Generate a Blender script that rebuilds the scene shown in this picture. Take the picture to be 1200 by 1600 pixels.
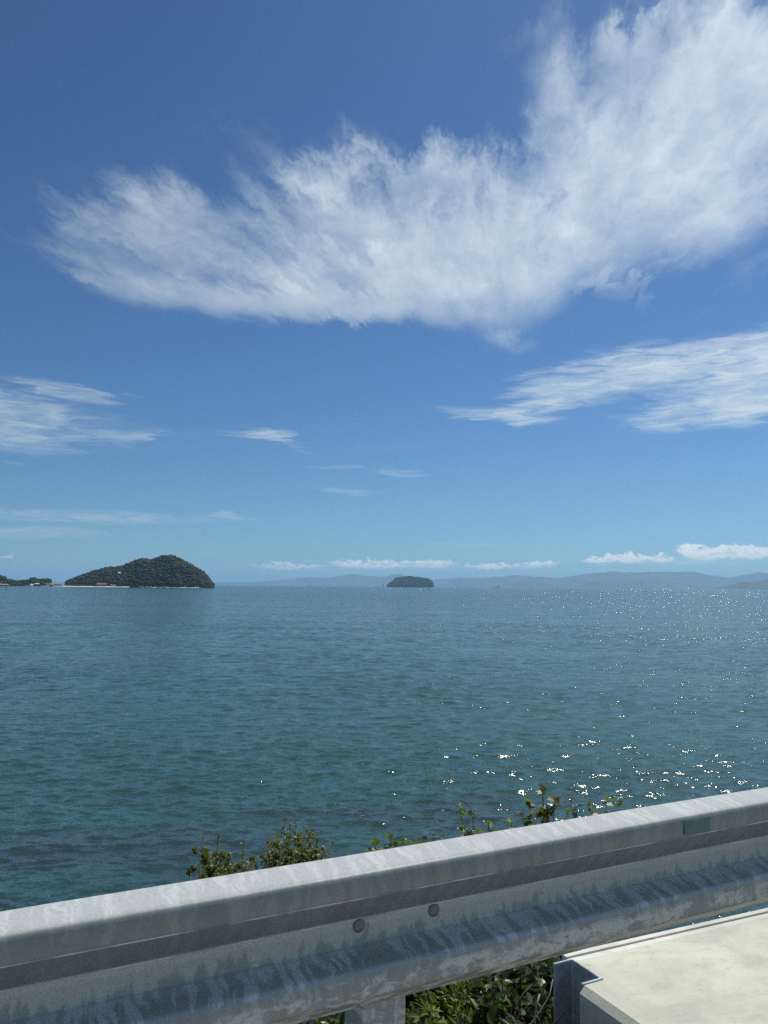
import bpy, bmesh, math, random
import numpy as np
from mathutils import Vector, Matrix, Euler, noise as mnoise

R = math.radians
SC = bpy.context.scene
for o in list(bpy.data.objects):
    bpy.data.objects.remove(o)
COL = SC.collection

# ------------------------------------------------------------------ camera
CAMZ = 1.47
cam_d = bpy.data.cameras.new('camera')
cam_d.sensor_fit = 'VERTICAL'
cam_d.sensor_height = 36.0
cam_d.lens = 36.0 * 1202.0 / 1600.0
cam_d.clip_start = 0.05
cam_d.clip_end = 200000.0
cam = bpy.data.objects.new('camera', cam_d)
COL.objects.link(cam)
cam.matrix_world = (Matrix.Translation((0, 0, CAMZ)) @ Matrix.Rotation(R(90 + 5.51), 4, 'X') @ Matrix.Rotation(R(0.47), 4, 'Z'))
SC.camera = cam

# ------------------------------------------------------------------ light
SUN_AZ, SUN_EL = 42.0, 61.0          # degrees right of the heading, above the horizon
sun_dir = Vector((math.sin(R(SUN_AZ)) * math.cos(R(SUN_EL)), math.cos(R(SUN_AZ)) * math.cos(R(SUN_EL)), math.sin(R(SUN_EL))))
sd = bpy.data.lights.new('sun', 'SUN')
sd.energy = 4.0
sd.angle = R(0.53)
sd.color = (1.0, 0.955, 0.87)
sun = bpy.data.objects.new('sun', sd)
COL.objects.link(sun)
sun.rotation_euler = sun_dir.to_track_quat('Z', 'Y').to_euler()

SC.render.engine = 'CYCLES'
SC.view_settings.view_transform = 'Standard'
SC.view_settings.look = 'None'
SC.view_settings.exposure = 0.0
SC.view_settings.gamma = 1.0
SC.view_settings.use_curve_mapping = False
SC.cycles.use_denoising = False          # keeps the fine glitter and the ripples crisp
SC.cycles.adaptive_threshold = .006
SC.cycles.max_bounces = 6
SC.cycles.volume_bounces = 1
SC.cycles.sample_clamp_indirect = 8.0
SC.cycles.sample_clamp_direct = 36.0


# ------------------------------------------------------------------ node helper
class NT:
    def __init__(self, tree):
        self.t = tree
        self.n = tree.nodes
        self.n.clear()

    def node(self, typ, **kw):
        nd = self.n.new(typ)
        for k, v in kw.items():
            setattr(nd, k, v)
        return nd

    def put(self, sock, v):
        if v is None:
            return
        if isinstance(v, bpy.types.NodeSocket):
            self.t.links.new(v, sock)
        else:
            sock.default_value = v

    def m(self, op, a, b=None, c=None, clamp=False):
        nd = self.node('ShaderNodeMath', operation=op, use_clamp=clamp)
        self.put(nd.inputs[0], a)
        self.put(nd.inputs[1], b)
        self.put(nd.inputs[2], c)
        return nd.outputs[0]

    def v(self, op, a, b=None, out=0):
        nd = self.node('ShaderNodeVectorMath', operation=op)
        self.put(nd.inputs[0], a)
        if b is not None:
            self.put(nd.inputs[3 if op == 'SCALE' else 1], b)
        return nd.outputs[out]

    def comb(self, x, y, z=0.0):
        nd = self.node('ShaderNodeCombineXYZ')
        for i, q in enumerate((x, y, z)):
            self.put(nd.inputs[i], q)
        return nd.outputs[0]

    def sep(self, v):
        nd = self.node('ShaderNodeSeparateXYZ')
        self.put(nd.inputs[0], v)
        return nd.outputs

    def mapping(self, v, loc=(0, 0, 0), rot=(0, 0, 0), sc=(1, 1, 1), typ='POINT'):
        nd = self.node('ShaderNodeMapping', vector_type=typ)
        self.put(nd.inputs[0], v)
        nd.inputs[1].default_value = loc
        nd.inputs[2].default_value = rot
        nd.inputs[3].default_value = sc
        return nd.outputs[0]

    def noise(self, v, scale=1.0, detail=4.0, rough=0.5, dist=0.0, lac=2.0, color=False):
        nd = self.node('ShaderNodeTexNoise')
        self.put(nd.inputs['Vector'], v)
        nd.inputs['Scale'].default_value = scale
        nd.inputs['Detail'].default_value = detail
        nd.inputs['Roughness'].default_value = rough
        nd.inputs['Distortion'].default_value = dist
        nd.inputs['Lacunarity'].default_value = lac
        return nd.outputs[1 if color else 0]

    def rng(self, v, a, b, c=0.0, d=1.0, typ='SMOOTHSTEP'):
        nd = self.node('ShaderNodeMapRange', interpolation_type=typ)
        self.put(nd.inputs[0], v)
        for i, q in zip((1, 2, 3, 4), (a, b, c, d)):
            self.put(nd.inputs[i], q)
        return nd.outputs[0]

    def mix(self, f, a, b):
        nd = self.node('ShaderNodeMix', data_type='RGBA')
        self.put(nd.inputs[0], f)
        self.put(nd.inputs[6], a if isinstance(a, bpy.types.NodeSocket) else (*a, 1))
        self.put(nd.inputs[7], b if isinstance(b, bpy.types.NodeSocket) else (*b, 1))
        return nd.outputs[2]


# ------------------------------------------------------------------ sky
world = bpy.data.worlds.new('World')
SC.world = world
world.use_nodes = True
w = NT(world.node_tree)
geo = w.node('ShaderNodeTexCoord')
direc = w.v('NORMALIZE', geo.outputs['Generated'])
dx, dy, dz = w.sep(direc)
sky = w.node('ShaderNodeTexSky', sky_type='NISHITA')
sky.sun_disc = False
w.put(sky.inputs[0], w.v('NORMALIZE', w.comb(dx, dy, w.m('ADD', w.m('MULTIPLY', w.m('MAXIMUM', dz, 0.0), .955), .042))))
sky.sun_elevation = R(SUN_EL)
sky.sun_rotation = R(SUN_AZ)
sky.altitude = 10.0
sky.air_density = 1.0
sky.dust_density = 0.5
sky.ozone_density = 2.2
az = w.m('MULTIPLY', w.m('ARCTAN2', dx, dy), 180 / math.pi)
el = w.m('MULTIPLY', w.m('ARCSINE', dz), 180 / math.pi)
P = w.comb(az, el, 1.0)            # bearing and elevation in degrees

# cirrus and cloudlets: (bearing, elevation, half length, half width, tilt, weight) in degrees
CIRRUS = [(21.79, 30.3, 6.93, 6.329, 25.9, 0.95), (26.14, 32.66, 4.87, 3.391, 3.8, 0.9), (13.5, 27.12, 9.54, 3.628, 10.3, 0.7), (3.79, 25.59, 10.13, 4.316, 1.2, 0.6), (-6.08, 24.18, 10.82, 3.711, -6.3, 0.5), (-14.67, 23.12, 9.46, 2.808, -6.8, 0.45), (-8.43, 20.37, 11.72, 1.153, -1.5, 0.6), (-20.56, 23.63, 4.78, 1.691, -11.6, 0.4), (7.7, 22.49, 7.53, 2.869, 3.5, 0.5), (17.15, 24.32, 7.54, 3.012, 10.8, 0.45), (-1.13, 21.95, 7.86, 1.992, -0.6, 0.35), (0.3, 27.69, 6.45, 2.494, -1.1, 0.4), (10.8, 20.17, 3.36, 1.843, 29.9, 0.42), (10.16, 18.07, 1.8, 0.536, -23.4, 0.3), (17.3, 20.76, 2.48, 0.924, -19.8, 0.45), (12.78, 34.77, 3.1, 1.539, 91.7, 0.42), (18.61, 35.76, 2.52, 1.154, 10.0, 0.45), (9.78, 36.78, 1.89, 0.678, -26.2, 0.25), (27.02, 25.24, 4.64, 2.858, 18.4, 0.5), (-8.67, 29.56, 6.17, 1.904, -18.1, 0.32), (0.77, 30.69, 5.49, 1.782, -1.2, 0.35), (-17.13, 26.92, 5.06, 1.225, -4.0, 0.3), (15.99, 33.33, 4.15, 2.676, 36.4, 0.35), (-22.62, 21.69, 3.78, 1.014, -11.8, 0.3), (26.84, 20.79, 1.92, 0.893, 0.7, 0.35), (22.25, 18.33, 4.8, 0.945, 7.9, 0.16), (6.26, 30.77, 4.37, 1.597, 4.5, 0.3)]
STREAKS = [(15.6, 15.0, 5.65, 1.63, 9.7, 0.8), (22.57, 15.11, 5.18, 1.734, 2.1, 0.7), (26.66, 16.13, 4.1, 1.344, 7.2, 0.65), (22.48, 12.09, 5.16, 1.139, 3.5, 0.8), (26.35, 13.24, 3.4, 2.122, 4.6, 0.7), (8.6, 12.55, 4.68, 0.511, -7.7, 0.6), (11.9, 13.37, 3.65, 1.014, 7.2, 0.45), (-24.97, 10.85, 7.98, 1.379, -3.9, 0.5), (-26.42, 12.2, 3.6, 1.487, -4.9, 0.4), (-22.43, 13.13, 2.6, 0.525, -11.4, 0.65), (-25.69, 9.41, 3.22, 0.772, 1.4, 0.45), (-19.24, 13.26, 0.87, 0.266, -0.3, 0.35), (-16.5, 10.72, 3.62, 0.408, 4.3, 0.28), (-9.16, 11.09, 2.94, 0.42, -1.0, 0.62), (-7.01, 10.51, 1.9, 0.33, -18.3, 0.5), (-4.12, 8.88, 1.2, 0.237, 1.0, 0.4), (0.94, 8.56, 2.31, 0.285, -2.8, 0.55), (-2.65, 6.96, 1.92, 0.333, -4.3, 0.5), (-20.59, 4.64, 8.35, 0.535, -0.2, 0.55), (-24.22, 3.4, 4.94, 0.478, 1.9, 0.5), (-11.34, 5.17, 1.62, 0.421, -3.6, 0.5), (-6.19, 4.72, 1.42, 0.19, 0.9, 0.25), (-0.04, 10.27, 2.89, 0.332, 0.2, 0.2), (-3.97, 14.89, 1.93, 0.374, -18.0, 0.18), (5.72, 3.11, 2.82, 0.118, 0.1, 0.45), (25.05, 3.98, 1.55, 0.108, -1.4, 0.35), (-13.07, 2.11, 2.74, 0.139, 0.9, 0.3), (-26.01, 7.97, 1.18, 0.171, 4.3, 0.3)]
CUMULUS = [(21.59, 2.77, 0.9, 0.398, -0.6, 0.7), (22.6, 2.45, 1.8, 0.527, -0.6, 0.8), (25.39, 2.51, 2.29, 0.558, -0.7, 0.8), (15.36, 1.95, 1.1, 0.275, -0.1, 0.7), (17.34, 2.17, 1.72, 0.363, -0.2, 0.75), (19.69, 2.12, 1.26, 0.268, -0.3, 0.6), (20.94, 1.76, 5.58, 0.31, -0.3, 0.3), (11.76, 1.76, 1.36, 0.232, 0.1, 0.6), (9.46, 1.52, 2.75, 0.234, 0.2, 0.4), (-2.82, 1.68, 1.43, 0.332, 0.5, 0.5), (0.03, 1.65, 2.85, 0.379, 0.4, 0.55), (3.83, 1.73, 1.89, 0.379, 0.3, 0.55), (7.37, 1.56, 1.86, 0.235, 0.2, 0.5), (-7.07, 1.44, 2.83, 0.282, 0.6, 0.45), (0.03, 1.28, 12.18, 0.284, 0.3, 0.22), (-26.09, 1.75, 0.54, 0.171, 1.4, 0.5), (36, 2.3, 5, .6, 0, .7), (50, 2.2, 6, .5, 0, .7), (-40, 1.9, 6, .4, 0, .5), (-62, 2.1, 7, .5, 0, .6)]


def strokes(lst, vec, hi):
    """sum of soft ovals; vec is (bearing, elevation, 1) so that each axis is one dot product"""
    acc = None
    for (a, e, la, lb, tilt, wt) in lst:
        c_, s_ = math.cos(R(tilt)), math.sin(R(tilt))
        x = w.v('DOT_PRODUCT', vec, (c_ / la / hi, s_ / la / hi, -(a * c_ + e * s_) / la / hi), out=1)
        y = w.v('DOT_PRODUCT', vec, (-s_ / lb / hi, c_ / lb / hi, -(-a * s_ + e * c_) / lb / hi), out=1)
        r2 = w.m('MULTIPLY_ADD', y, y, w.m('MULTIPLY', x, x))
        m_ = w.rng(r2, 0.0, 1.0, math.sqrt(wt), 0.0)
        m_ = w.m('MULTIPLY', m_, m_)
        acc = m_ if acc is None else w.m('ADD', acc, m_)
    return acc


# fibres fan out from the underside of the big cloud
wn3 = w.noise(w.v('MULTIPLY', P, (.7, .9, 1)), 1.0, 3, .6, color=True)
Pf = w.v('ADD', P, w.v('MULTIPLY', w.v('SUBTRACT', wn3, (.5, .5, .5)), (1.6, 1.3, 0)))
q = w.v('SUBTRACT', Pf, (9.0, 13.0, 1))
qx, qy, _ = w.sep(q)
rad = w.m('LOGARITHM', w.m('ADD', w.v('LENGTH', q, out=1), 2.0), 2.718)
ang = w.m('ARCTAN2', qy, w.m('MULTIPLY', qx, 0.42))
fib = w.noise(w.comb(w.m('MULTIPLY', rad, 2.8), w.m('MULTIPLY', ang, 9.0), 0.0), 1.0, 5, .68, .2)
# slow warp, and the outline drawn out along the fibres
wn = w.noise(w.v('MULTIPLY', P, (.16, .22, 1)), 1.0, 2, .5, color=True)
Pw = w.v('ADD', P, w.v('MULTIPLY', w.v('SUBTRACT', wn, (.5, .5, .5)), (4.0, 2.4, 0)))
Pw = w.v('ADD', Pw, w.v('MULTIPLY', w.v('SCALE', w.v('NORMALIZE', q), w.m('MULTIPLY', w.m('SUBTRACT', fib, .5), w.rng(w.v('LENGTH', q, out=1), 7.0, 14.0, -2.0, -11.0))), (1, 1, 0)))
M1 = strokes(CIRRUS, Pw, 1.8)
iso = w.noise(w.mapping(Pf, rot=(0, 0, R(-12)), sc=(.17, .30, 1)), 1.0, 7, .64, .2)
N1 = w.m('ADD', w.m('MULTIPLY', fib, .48), w.m('MULTIPLY', iso, .52))
d1 = w.m('ADD', w.m('MULTIPLY', w.m('MINIMUM', M1, 1.5), .80), w.m('MULTIPLY', w.m('SUBTRACT', N1, .5), 3.0))
D1 = w.m('MULTIPLY', w.m('POWER', w.rng(d1, -.05, 1.75, typ='LINEAR'), 1.15), w.rng(M1, .0, .85))
# the lower streaks lie nearly level
wn2 = w.noise(w.v('MULTIPLY', P, (.3, .8, 1)), 1.0, 3, .55, color=True)
Pw2 = w.v('ADD', P, w.v('MULTIPLY', w.v('SUBTRACT', wn2, (.5, .5, .5)), (2.4, .8, 0)))
N2a = w.noise(w.mapping(P, rot=(0, 0, R(-7)), sc=(.18, 1.9, 1)), 1.0, 4, .6)
Pw2 = w.v('ADD', Pw2, w.comb(w.m('MULTIPLY', w.m('SUBTRACT', N2a, .5), 8.0), 0.0, 0.0))
M2 = strokes(STREAKS, Pw2, 1.7)
N2 = w.noise(w.mapping(Pw2, rot=(0, 0, R(-10)), sc=(.4, 1.7, 1)), 1.0, 6, .66, .2)
d2 = w.m('ADD', w.m('MULTIPLY', w.m('MINIMUM', M2, 1.2), .85), w.m('MULTIPLY', w.m('SUBTRACT', N2, .5), 2.4))
D2 = w.m('MULTIPLY', w.m('POWER', w.rng(d2, .0, 1.45, typ='LINEAR'), 1.15), w.rng(M2, .0, .7))
# unseen cirrus elsewhere, patchy as in view, coverage raised to add ambient light
cov = w.noise(w.mapping(P, loc=(3.1, 1.7, 0), sc=(.035, .06, 1)), 1.0, 2, .5)
out = w.m('MAXIMUM', w.rng(w.m('ABSOLUTE', az), 34, 44), w.rng(el, 40, 47))
D3 = w.m('MULTIPLY', w.m('MULTIPLY', w.rng(w.m('ADD', cov, w.m('MULTIPLY', w.m('SUBTRACT', iso, .5), .8)), .42, .74), out), w.rng(el, 1.0, 6.0))
cir = w.m('MAXIMUM', w.m('MAXIMUM', D1, D2), D3)
# heaped clouds low over the far hills
cn = w.noise(w.v('MULTIPLY', P, (1.5, 2.6, 1)), 1.0, 5, .66)
Pc = w.v('ADD', P, w.comb(0.0, w.m('MULTIPLY', w.m('SUBTRACT', cn, .5), -1.3), 0.0))
M3 = strokes(CUMULUS, Pc, 1.4)
DC = w.rng(w.m('ADD', M3, w.m('MULTIPLY', w.m('SUBTRACT', cn, .5), .6)), .14, .75)
cum_shade = w.rng(cn, .3, .6, .70, 1.0)
sdot = w.v('DOT_PRODUCT', direc, tuple(sun_dir), out=1)
fwd = w.rng(sdot, .35, 1.0, .92, 1.25)
SKYK = 0.10
CL = 7.3
ccol = w.node('ShaderNodeVectorMath', operation='SCALE')
ccol.inputs[0].default_value = (CL * .86, CL * 1.0, CL * 1.07)
w.put(ccol.inputs[3], fwd)
gm = w.node('ShaderNodeGamma')         # clear, dry, deep blue
gm.inputs[1].default_value = 1.45
w.put(gm.inputs[0], w.v('SCALE', sky.outputs[0], SKYK))
skyc = w.v('MULTIPLY', gm.outputs[0], (.72 / SKYK, .93 / SKYK, 1.02 / SKYK))
col1 = w.mix(w.m('MULTIPLY', cir, .97), skyc, ccol.outputs[0])
cc2 = w.node('ShaderNodeVectorMath', operation='SCALE')
cc2.inputs[0].default_value = (CL * 1.35, CL * 1.4, CL * 1.4)
w.put(cc2.inputs[3], cum_shade)
col2 = w.mix(w.m('MULTIPLY', DC, .9), col1, cc2.outputs[0])
world.cycles.sampling_method = 'MANUAL'
world.cycles.sample_map_resolution = 512
bg = w.node('ShaderNodeBackground')
w.put(bg.inputs[0], col2)
bg.inputs[1].default_value = SKYK
wo = w.node('ShaderNodeOutputWorld')
w.put(wo.inputs[0], bg.outputs[0])


# ------------------------------------------------------------------ object helpers
def link(o, parent=None):
    COL.objects.link(o)
    if parent:
        o.parent = parent
    return o


def obj(name, me, mat=None, parent=None):
    o = bpy.data.objects.new(name, me)
    if mat and not me.materials:
        me.materials.append(mat)
    return link(o, parent)


def empty(name, loc=(0, 0, 0), rz=0.0):
    o = bpy.data.objects.new(name, None)
    o.location = loc
    o.rotation_euler = (0, 0, rz)
    o.empty_display_size = .1
    return link(o)


def tag(o, label=None, cat=None, group=None, kind=None):
    for k, v in (('label', label), ('category', cat), ('group', group), ('kind', kind)):
        if v:
            o[k] = v
    return o


def mesh(name, verts, faces, smooth=False):
    me = bpy.data.meshes.new(name)
    me.from_pydata([tuple(v) for v in verts], [], faces)
    me.update()
    if smooth:
        me.polygons.foreach_set('use_smooth', [True] * len(me.polygons))
    return me


def np_mesh(name, V, F, smooth=False):
    """V (n,3) float, F (m,3 or 4) int"""
    V = np.asarray(V, dtype=np.float32)
    F = np.asarray(F, dtype=np.int32)
    me = bpy.data.meshes.new(name)
    k = F.shape[1]
    me.vertices.add(len(V))
    me.vertices.foreach_set('co', V.ravel())
    me.loops.add(F.size)
    me.loops.foreach_set('vertex_index', F.ravel())
    me.polygons.add(len(F))
    me.polygons.foreach_set('loop_start', np.arange(0, F.size, k, dtype=np.int32))
    me.polygons.foreach_set('use_smooth', np.full(len(F), smooth))
    me.update(calc_edges=True)
    me.validate()
    return me


class MB:
    def __init__(self):
        self.V, self.F = [], []

    def box(self, x0, x1, y0, y1, z0, z1):
        b = len(self.V)
        self.V += [(x, y, z) for z in (z0, z1) for y in (y0, y1) for x in (x0, x1)]
        self.F += [tuple(b + i for i in f) for f in ((0, 2, 3, 1), (4, 5, 7, 6), (0, 1, 5, 4), (2, 6, 7, 3), (0, 4, 6, 2), (1, 3, 7, 5))]
        return self

    def prism(self, pts, z0, z1):
        b, n = len(self.V), len(pts)
        self.V += [(x, y, z0) for x, y in pts] + [(x, y, z1) for x, y in pts]
        self.F.append(tuple(b + i for i in reversed(range(n))))
        self.F.append(tuple(b + n + i for i in range(n)))
        for i in range(n):
            j = (i + 1) % n
            self.F.append((b + i, b + j, b + n + j, b + n + i))
        return self

    def tube(self, pts, rads, k=6):
        b = len(self.V)
        pts = [Vector(p) for p in pts]
        for i, p in enumerate(pts):
            t = (pts[min(i + 1, len(pts) - 1)] - pts[max(i - 1, 0)]).normalized()
            a = t.orthogonal().normalized()
            c = t.cross(a)
            for j in range(k):
                an = 2 * math.pi * j / k
                self.V.append(p + (a * math.cos(an) + c * math.sin(an)) * rads[i])
        for i in range(len(pts) - 1):
            for j in range(k):
                j2 = (j + 1) % k
                self.F.append((b + i * k + j, b + i * k + j2, b + (i + 1) * k + j2, b + (i + 1) * k + j))
        self.F.append(tuple(b + (len(pts) - 1) * k + j for j in range(k)))
        self.F.append(tuple(b + j for j in reversed(range(k))))
        return self

    def poly(self, pts):
        b = len(self.V)
        self.V += list(pts)
        self.F.append(tuple(range(b, b + len(pts))))

    def build(self, name, mat, parent=None, smooth=False):
        me = mesh(name, self.V, self.F, smooth)
        return obj(name, me, mat, parent)


def bevel(o, width, seg=2, ang=40):
    bm = bmesh.new()
    bm.from_mesh(o.data)
    bmesh.ops.remove_doubles(bm, verts=bm.verts, dist=1e-5)
    es = [e for e in bm.edges if len(e.link_faces) == 2 and e.calc_face_angle(0) > R(ang)]
    bmesh.ops.bevel(bm, geom=es, offset=width, segments=seg, profile=.5, affect='EDGES')
    bm.to_mesh(o.data)
    bm.free()
    return o


# ------------------------------------------------------------------ materials
def material(name):
    m = bpy.data.materials.new(name)
    m.use_nodes = True
    n = NT(m.node_tree)
    bs = n.node('ShaderNodeBsdfPrincipled')
    o = n.node('ShaderNodeOutputMaterial')
    n.put(o.inputs[0], bs.outputs[0])
    return m, n, bs


def bump(n, bs, h, strength=.3, dist=.01):
    b = n.node('ShaderNodeBump')
    b.inputs['Strength'].default_value = strength
    b.inputs['Distance'].default_value = dist
    n.put(b.inputs['Height'], h)
    n.put(bs.inputs['Normal'], b.outputs[0])
    return b


def plain(name, col, rough=.7, metal=0.0, var=.25, scale=3.0, bstr=0.0):
    m, n, bs = material(name)
    tc = n.node('ShaderNodeTexCoord').outputs['Object']
    f = n.noise(tc, scale, 6, .6)
    c = n.mix(n.rng(f, .3, .7), [x * (1 - var) for x in col], [min(1, x * (1 + var)) for x in col])
    n.put(bs.inputs['Base Color'], c)
    bs.inputs['Roughness'].default_value = rough
    bs.inputs['Metallic'].default_value = metal
    if bstr:
        bump(n, bs, f, bstr, .02)
    return m


def foliage_mat(name, a, b, c, trans=.35, rough=.45):
    m, n, bs = material(name)
    gi = n.node('ShaderNodeNewGeometry')
    oi = n.node('ShaderNodeObjectInfo')
    rn = n.m('FRACT', n.m('ADD', gi.outputs['Random Per Island'], oi.outputs['Random']))
    c1 = n.mix(n.rng(rn, 0, .6, typ='LINEAR'), a, b)
    c2 = n.mix(n.rng(rn, .82, 1.0, typ='LINEAR'), c1, c)
    n.put(bs.inputs['Base Color'], c2)
    bs.inputs['Roughness'].default_value = rough
    bs.inputs['Specular IOR Level'].default_value = .4
    tr = n.node('ShaderNodeBsdfTranslucent')
    sc = n.node('ShaderNodeVectorMath', operation='MULTIPLY')
    n.put(sc.inputs[0], c2)
    sc.inputs[1].default_value = (1.5, 1.6, .6)
    n.put(tr.inputs[0], sc.outputs[0])
    mx = n.node('ShaderNodeMixShader')
    mx.inputs[0].default_value = trans
    n.put(mx.inputs[1], bs.outputs[0])
    n.put(mx.inputs[2], tr.outputs[0])
    o = [x for x in n.n if x.type == 'OUTPUT_MATERIAL'][0]
    n.put(o.inputs[0], mx.outputs[0])
    return m


def rail_mat(name, base=.27, metal=.35):
    """hot-dip galvanised steel: pale zinc runs, darker weathered blotches"""
    m, n, bs = material(name)
    tc = n.node('ShaderNodeTexCoord').outputs['Object']      # x along the rail, z up
    wv = n.v('ADD', tc, n.v('SCALE', n.v('SUBTRACT', n.noise(tc, 14, 3, .6, color=True), (.5, .5, .5)), .05))
    runs = n.noise(n.mapping(wv, rot=(0, R(9), 0), sc=(46, 5, 7)), 1.0, 4, .6, .15)
    blot = n.noise(n.mapping(wv, rot=(0, R(-15), 0), sc=(22, 5, 16)), 1.0, 4, .55, .8)
    swirl = n.noise(n.mapping(wv, rot=(0, R(38), 0), sc=(12, 9, 40)), 1.0, 5, .62, .5)
    fine = n.noise(tc, 190, 4, .65)
    soft = n.noise(n.mapping(tc, sc=(3, 3, 6)), 1.0, 3, .5)
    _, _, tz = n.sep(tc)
    lower = n.rng(tz, -.110, -.130)                    # mask of the lower folds
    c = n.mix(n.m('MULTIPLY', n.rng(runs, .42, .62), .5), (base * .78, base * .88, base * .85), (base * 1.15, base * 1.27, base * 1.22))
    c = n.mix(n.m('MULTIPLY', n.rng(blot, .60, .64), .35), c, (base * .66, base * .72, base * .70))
    # sunlight painted pale on the top flange, ragged zinc runs below
    top_lit = n.rng(tz, -.0135, -.0085)
    c = n.mix(top_lit, c, n.mix(n.rng(n.m('ADD', runs, n.m('MULTIPLY', tz, 6.0)), .44, .60), (.40, .425, .43), (.50, .525, .52)))
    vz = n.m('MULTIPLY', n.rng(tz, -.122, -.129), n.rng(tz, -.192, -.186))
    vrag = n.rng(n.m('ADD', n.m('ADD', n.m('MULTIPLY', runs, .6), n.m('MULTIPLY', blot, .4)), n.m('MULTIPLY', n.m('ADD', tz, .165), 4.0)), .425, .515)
    c = n.mix(n.m('MULTIPLY', vz, n.m('ADD', .28, n.m('MULTIPLY', vrag, .48))), c, (.56, .58, .51))  # zinc patina in the valley, with extra skylight painted in
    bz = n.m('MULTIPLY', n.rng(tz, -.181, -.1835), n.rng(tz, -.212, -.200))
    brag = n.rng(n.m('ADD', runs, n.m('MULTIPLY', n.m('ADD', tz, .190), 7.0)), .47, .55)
    c = n.mix(n.m('MULTIPLY', bz, n.m('ADD', .24, n.m('MULTIPLY', brag, .44))), c, (.62, .69, .76))  # blue sky reflection painted on the upward slope, in ragged runs
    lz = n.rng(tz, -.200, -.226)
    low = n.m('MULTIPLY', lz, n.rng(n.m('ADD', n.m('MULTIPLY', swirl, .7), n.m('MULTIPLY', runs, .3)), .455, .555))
    c = n.mix(n.m('MULTIPLY', lz, .35), c, (.36, .385, .37))  # lower lobe painted paler to make up for weak skylight
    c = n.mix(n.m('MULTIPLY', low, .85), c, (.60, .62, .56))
    c = n.mix(n.rng(fine, .40, .75, 0, .35), c, (base * .6, base * .6, base * .58))
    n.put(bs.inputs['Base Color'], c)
    # highlights painted as broken pale lines along the bends
    ln = n.m('ADD', n.rng(n.m('ABSOLUTE', n.m('SUBTRACT', tz, -.0605)), .0022, .0004), n.rng(n.m('ABSOLUTE', n.m('SUBTRACT', tz, -.1285)), .0022, .0004))
    ln = n.m('MULTIPLY', ln, n.rng(n.noise(n.mapping(tc, sc=(6, 1, 1)), 1, 3, .6), .42, .6))
    c = n.mix(n.m('MULTIPLY', ln, .85), c, (.80, .82, .80))
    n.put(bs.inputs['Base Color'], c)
    n.put(bs.inputs['Metallic'], n.m('MULTIPLY', n.m('SUBTRACT', 1.0, top_lit), metal))
    n.put(bs.inputs['Roughness'], n.m('ADD', .40, n.m('ADD', n.m('MULTIPLY', low, .2), n.m('ADD', n.m('MULTIPLY', top_lit, .32), n.m('MULTIPLY', soft, .12)))))
    bump(n, bs, n.m('ADD', n.m('MULTIPLY', fine, .15), soft), .22, .006)
    return m


def concrete_mat(name, col, pits=True):
    m, n, bs = material(name)
    tc = n.node('ShaderNodeTexCoord').outputs['Object']
    big = n.noise(tc, 2.2, 7, .65, .6)
    mid = n.noise(n.mapping(tc, sc=(9, 15, 12)), 1, 7, .72, .4)
    grit = n.noise(tc, 120, 5, .7)
    c = n.mix(n.rng(big, .32, .68), [x * .80 for x in col], [x * 1.08 for x in col])
    c = n.mix(n.rng(mid, .48, .66, 0, .55), c, [x * .70 for x in col])
    c = n.mix(n.rng(n.noise(n.mapping(tc, loc=(3, 1, 0), sc=(30, 38, 30)), 1, 4, .7), .60, .72, 0, .5), c, [x * .55 for x in col])
    c = n.mix(n.rng(grit, .60, .72, 0, .6), c, [x * .42 for x in col])
    n.put(bs.inputs['Base Color'], c)
    bs.inputs['Roughness'].default_value = .85
    h = n.m('ADD', n.m('MULTIPLY', grit, .5), mid)
    if pits:
        vo = n.node('ShaderNodeTexVoronoi')
        n.put(vo.inputs['Vector'], tc)
        vo.inputs['Scale'].default_value = 42
        pr = n.m('MULTIPLY', n.rng(vo.outputs[0], .10, .17, 1, 0), n.rng(n.noise(tc, 14, 2, .5), .52, .58))
        h = n.m('SUBTRACT', h, n.m('MULTIPLY', pr, 2.0))
    bump(n, bs, h, .45, .004)
    return m


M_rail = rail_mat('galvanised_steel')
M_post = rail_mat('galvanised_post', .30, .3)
M_pile = plain('weathered_pile_steel', (.36, .40, .43), .65, .2, .25, 14, .15)
M_bolt = plain('bolt_zinc', (.20, .20, .21), .55, .6, .15, 60)
M_conc = concrete_mat('slab_concrete', (.555, .555, .455))
M_edge = concrete_mat('edge_concrete', (.66, .65, .58), False)
M_stick = plain('green_window_reflection', (.105, .185, .135), .6, 0, .15, 30)
M_reflp = plain('reflection_marks', (.16, .27, .20), .6, 0, .1, 30)
M_soil = plain('bank_soil', (.05, .042, .03), .95, 0, .5, 4, .6)
M_bark = plain('grey_bark', (.10, .085, .065), .9, 0, .35, 30, .3)
M_dead = plain('dry_twig', (.33, .28, .22), .9, 0, .25, 30)

m_, n_, b_ = material('pale_worn_asphalt')
t_ = n_.node('ShaderNodeTexCoord').outputs['Object']
g_ = n_.noise(t_, 90, 4, .7)
n_.put(b_.inputs['Base Color'], n_.mix(n_.rng(g_, .35, .7), (.22, .217, .20), (.36, .355, .33)))
b_.inputs['Roughness'].default_value = .9
bump(n_, b_, g_, .6, .006)
M_road = m_
M_line = plain('road_paint', (.75, .75, .72), .7, 0, .1, 8)

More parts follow.
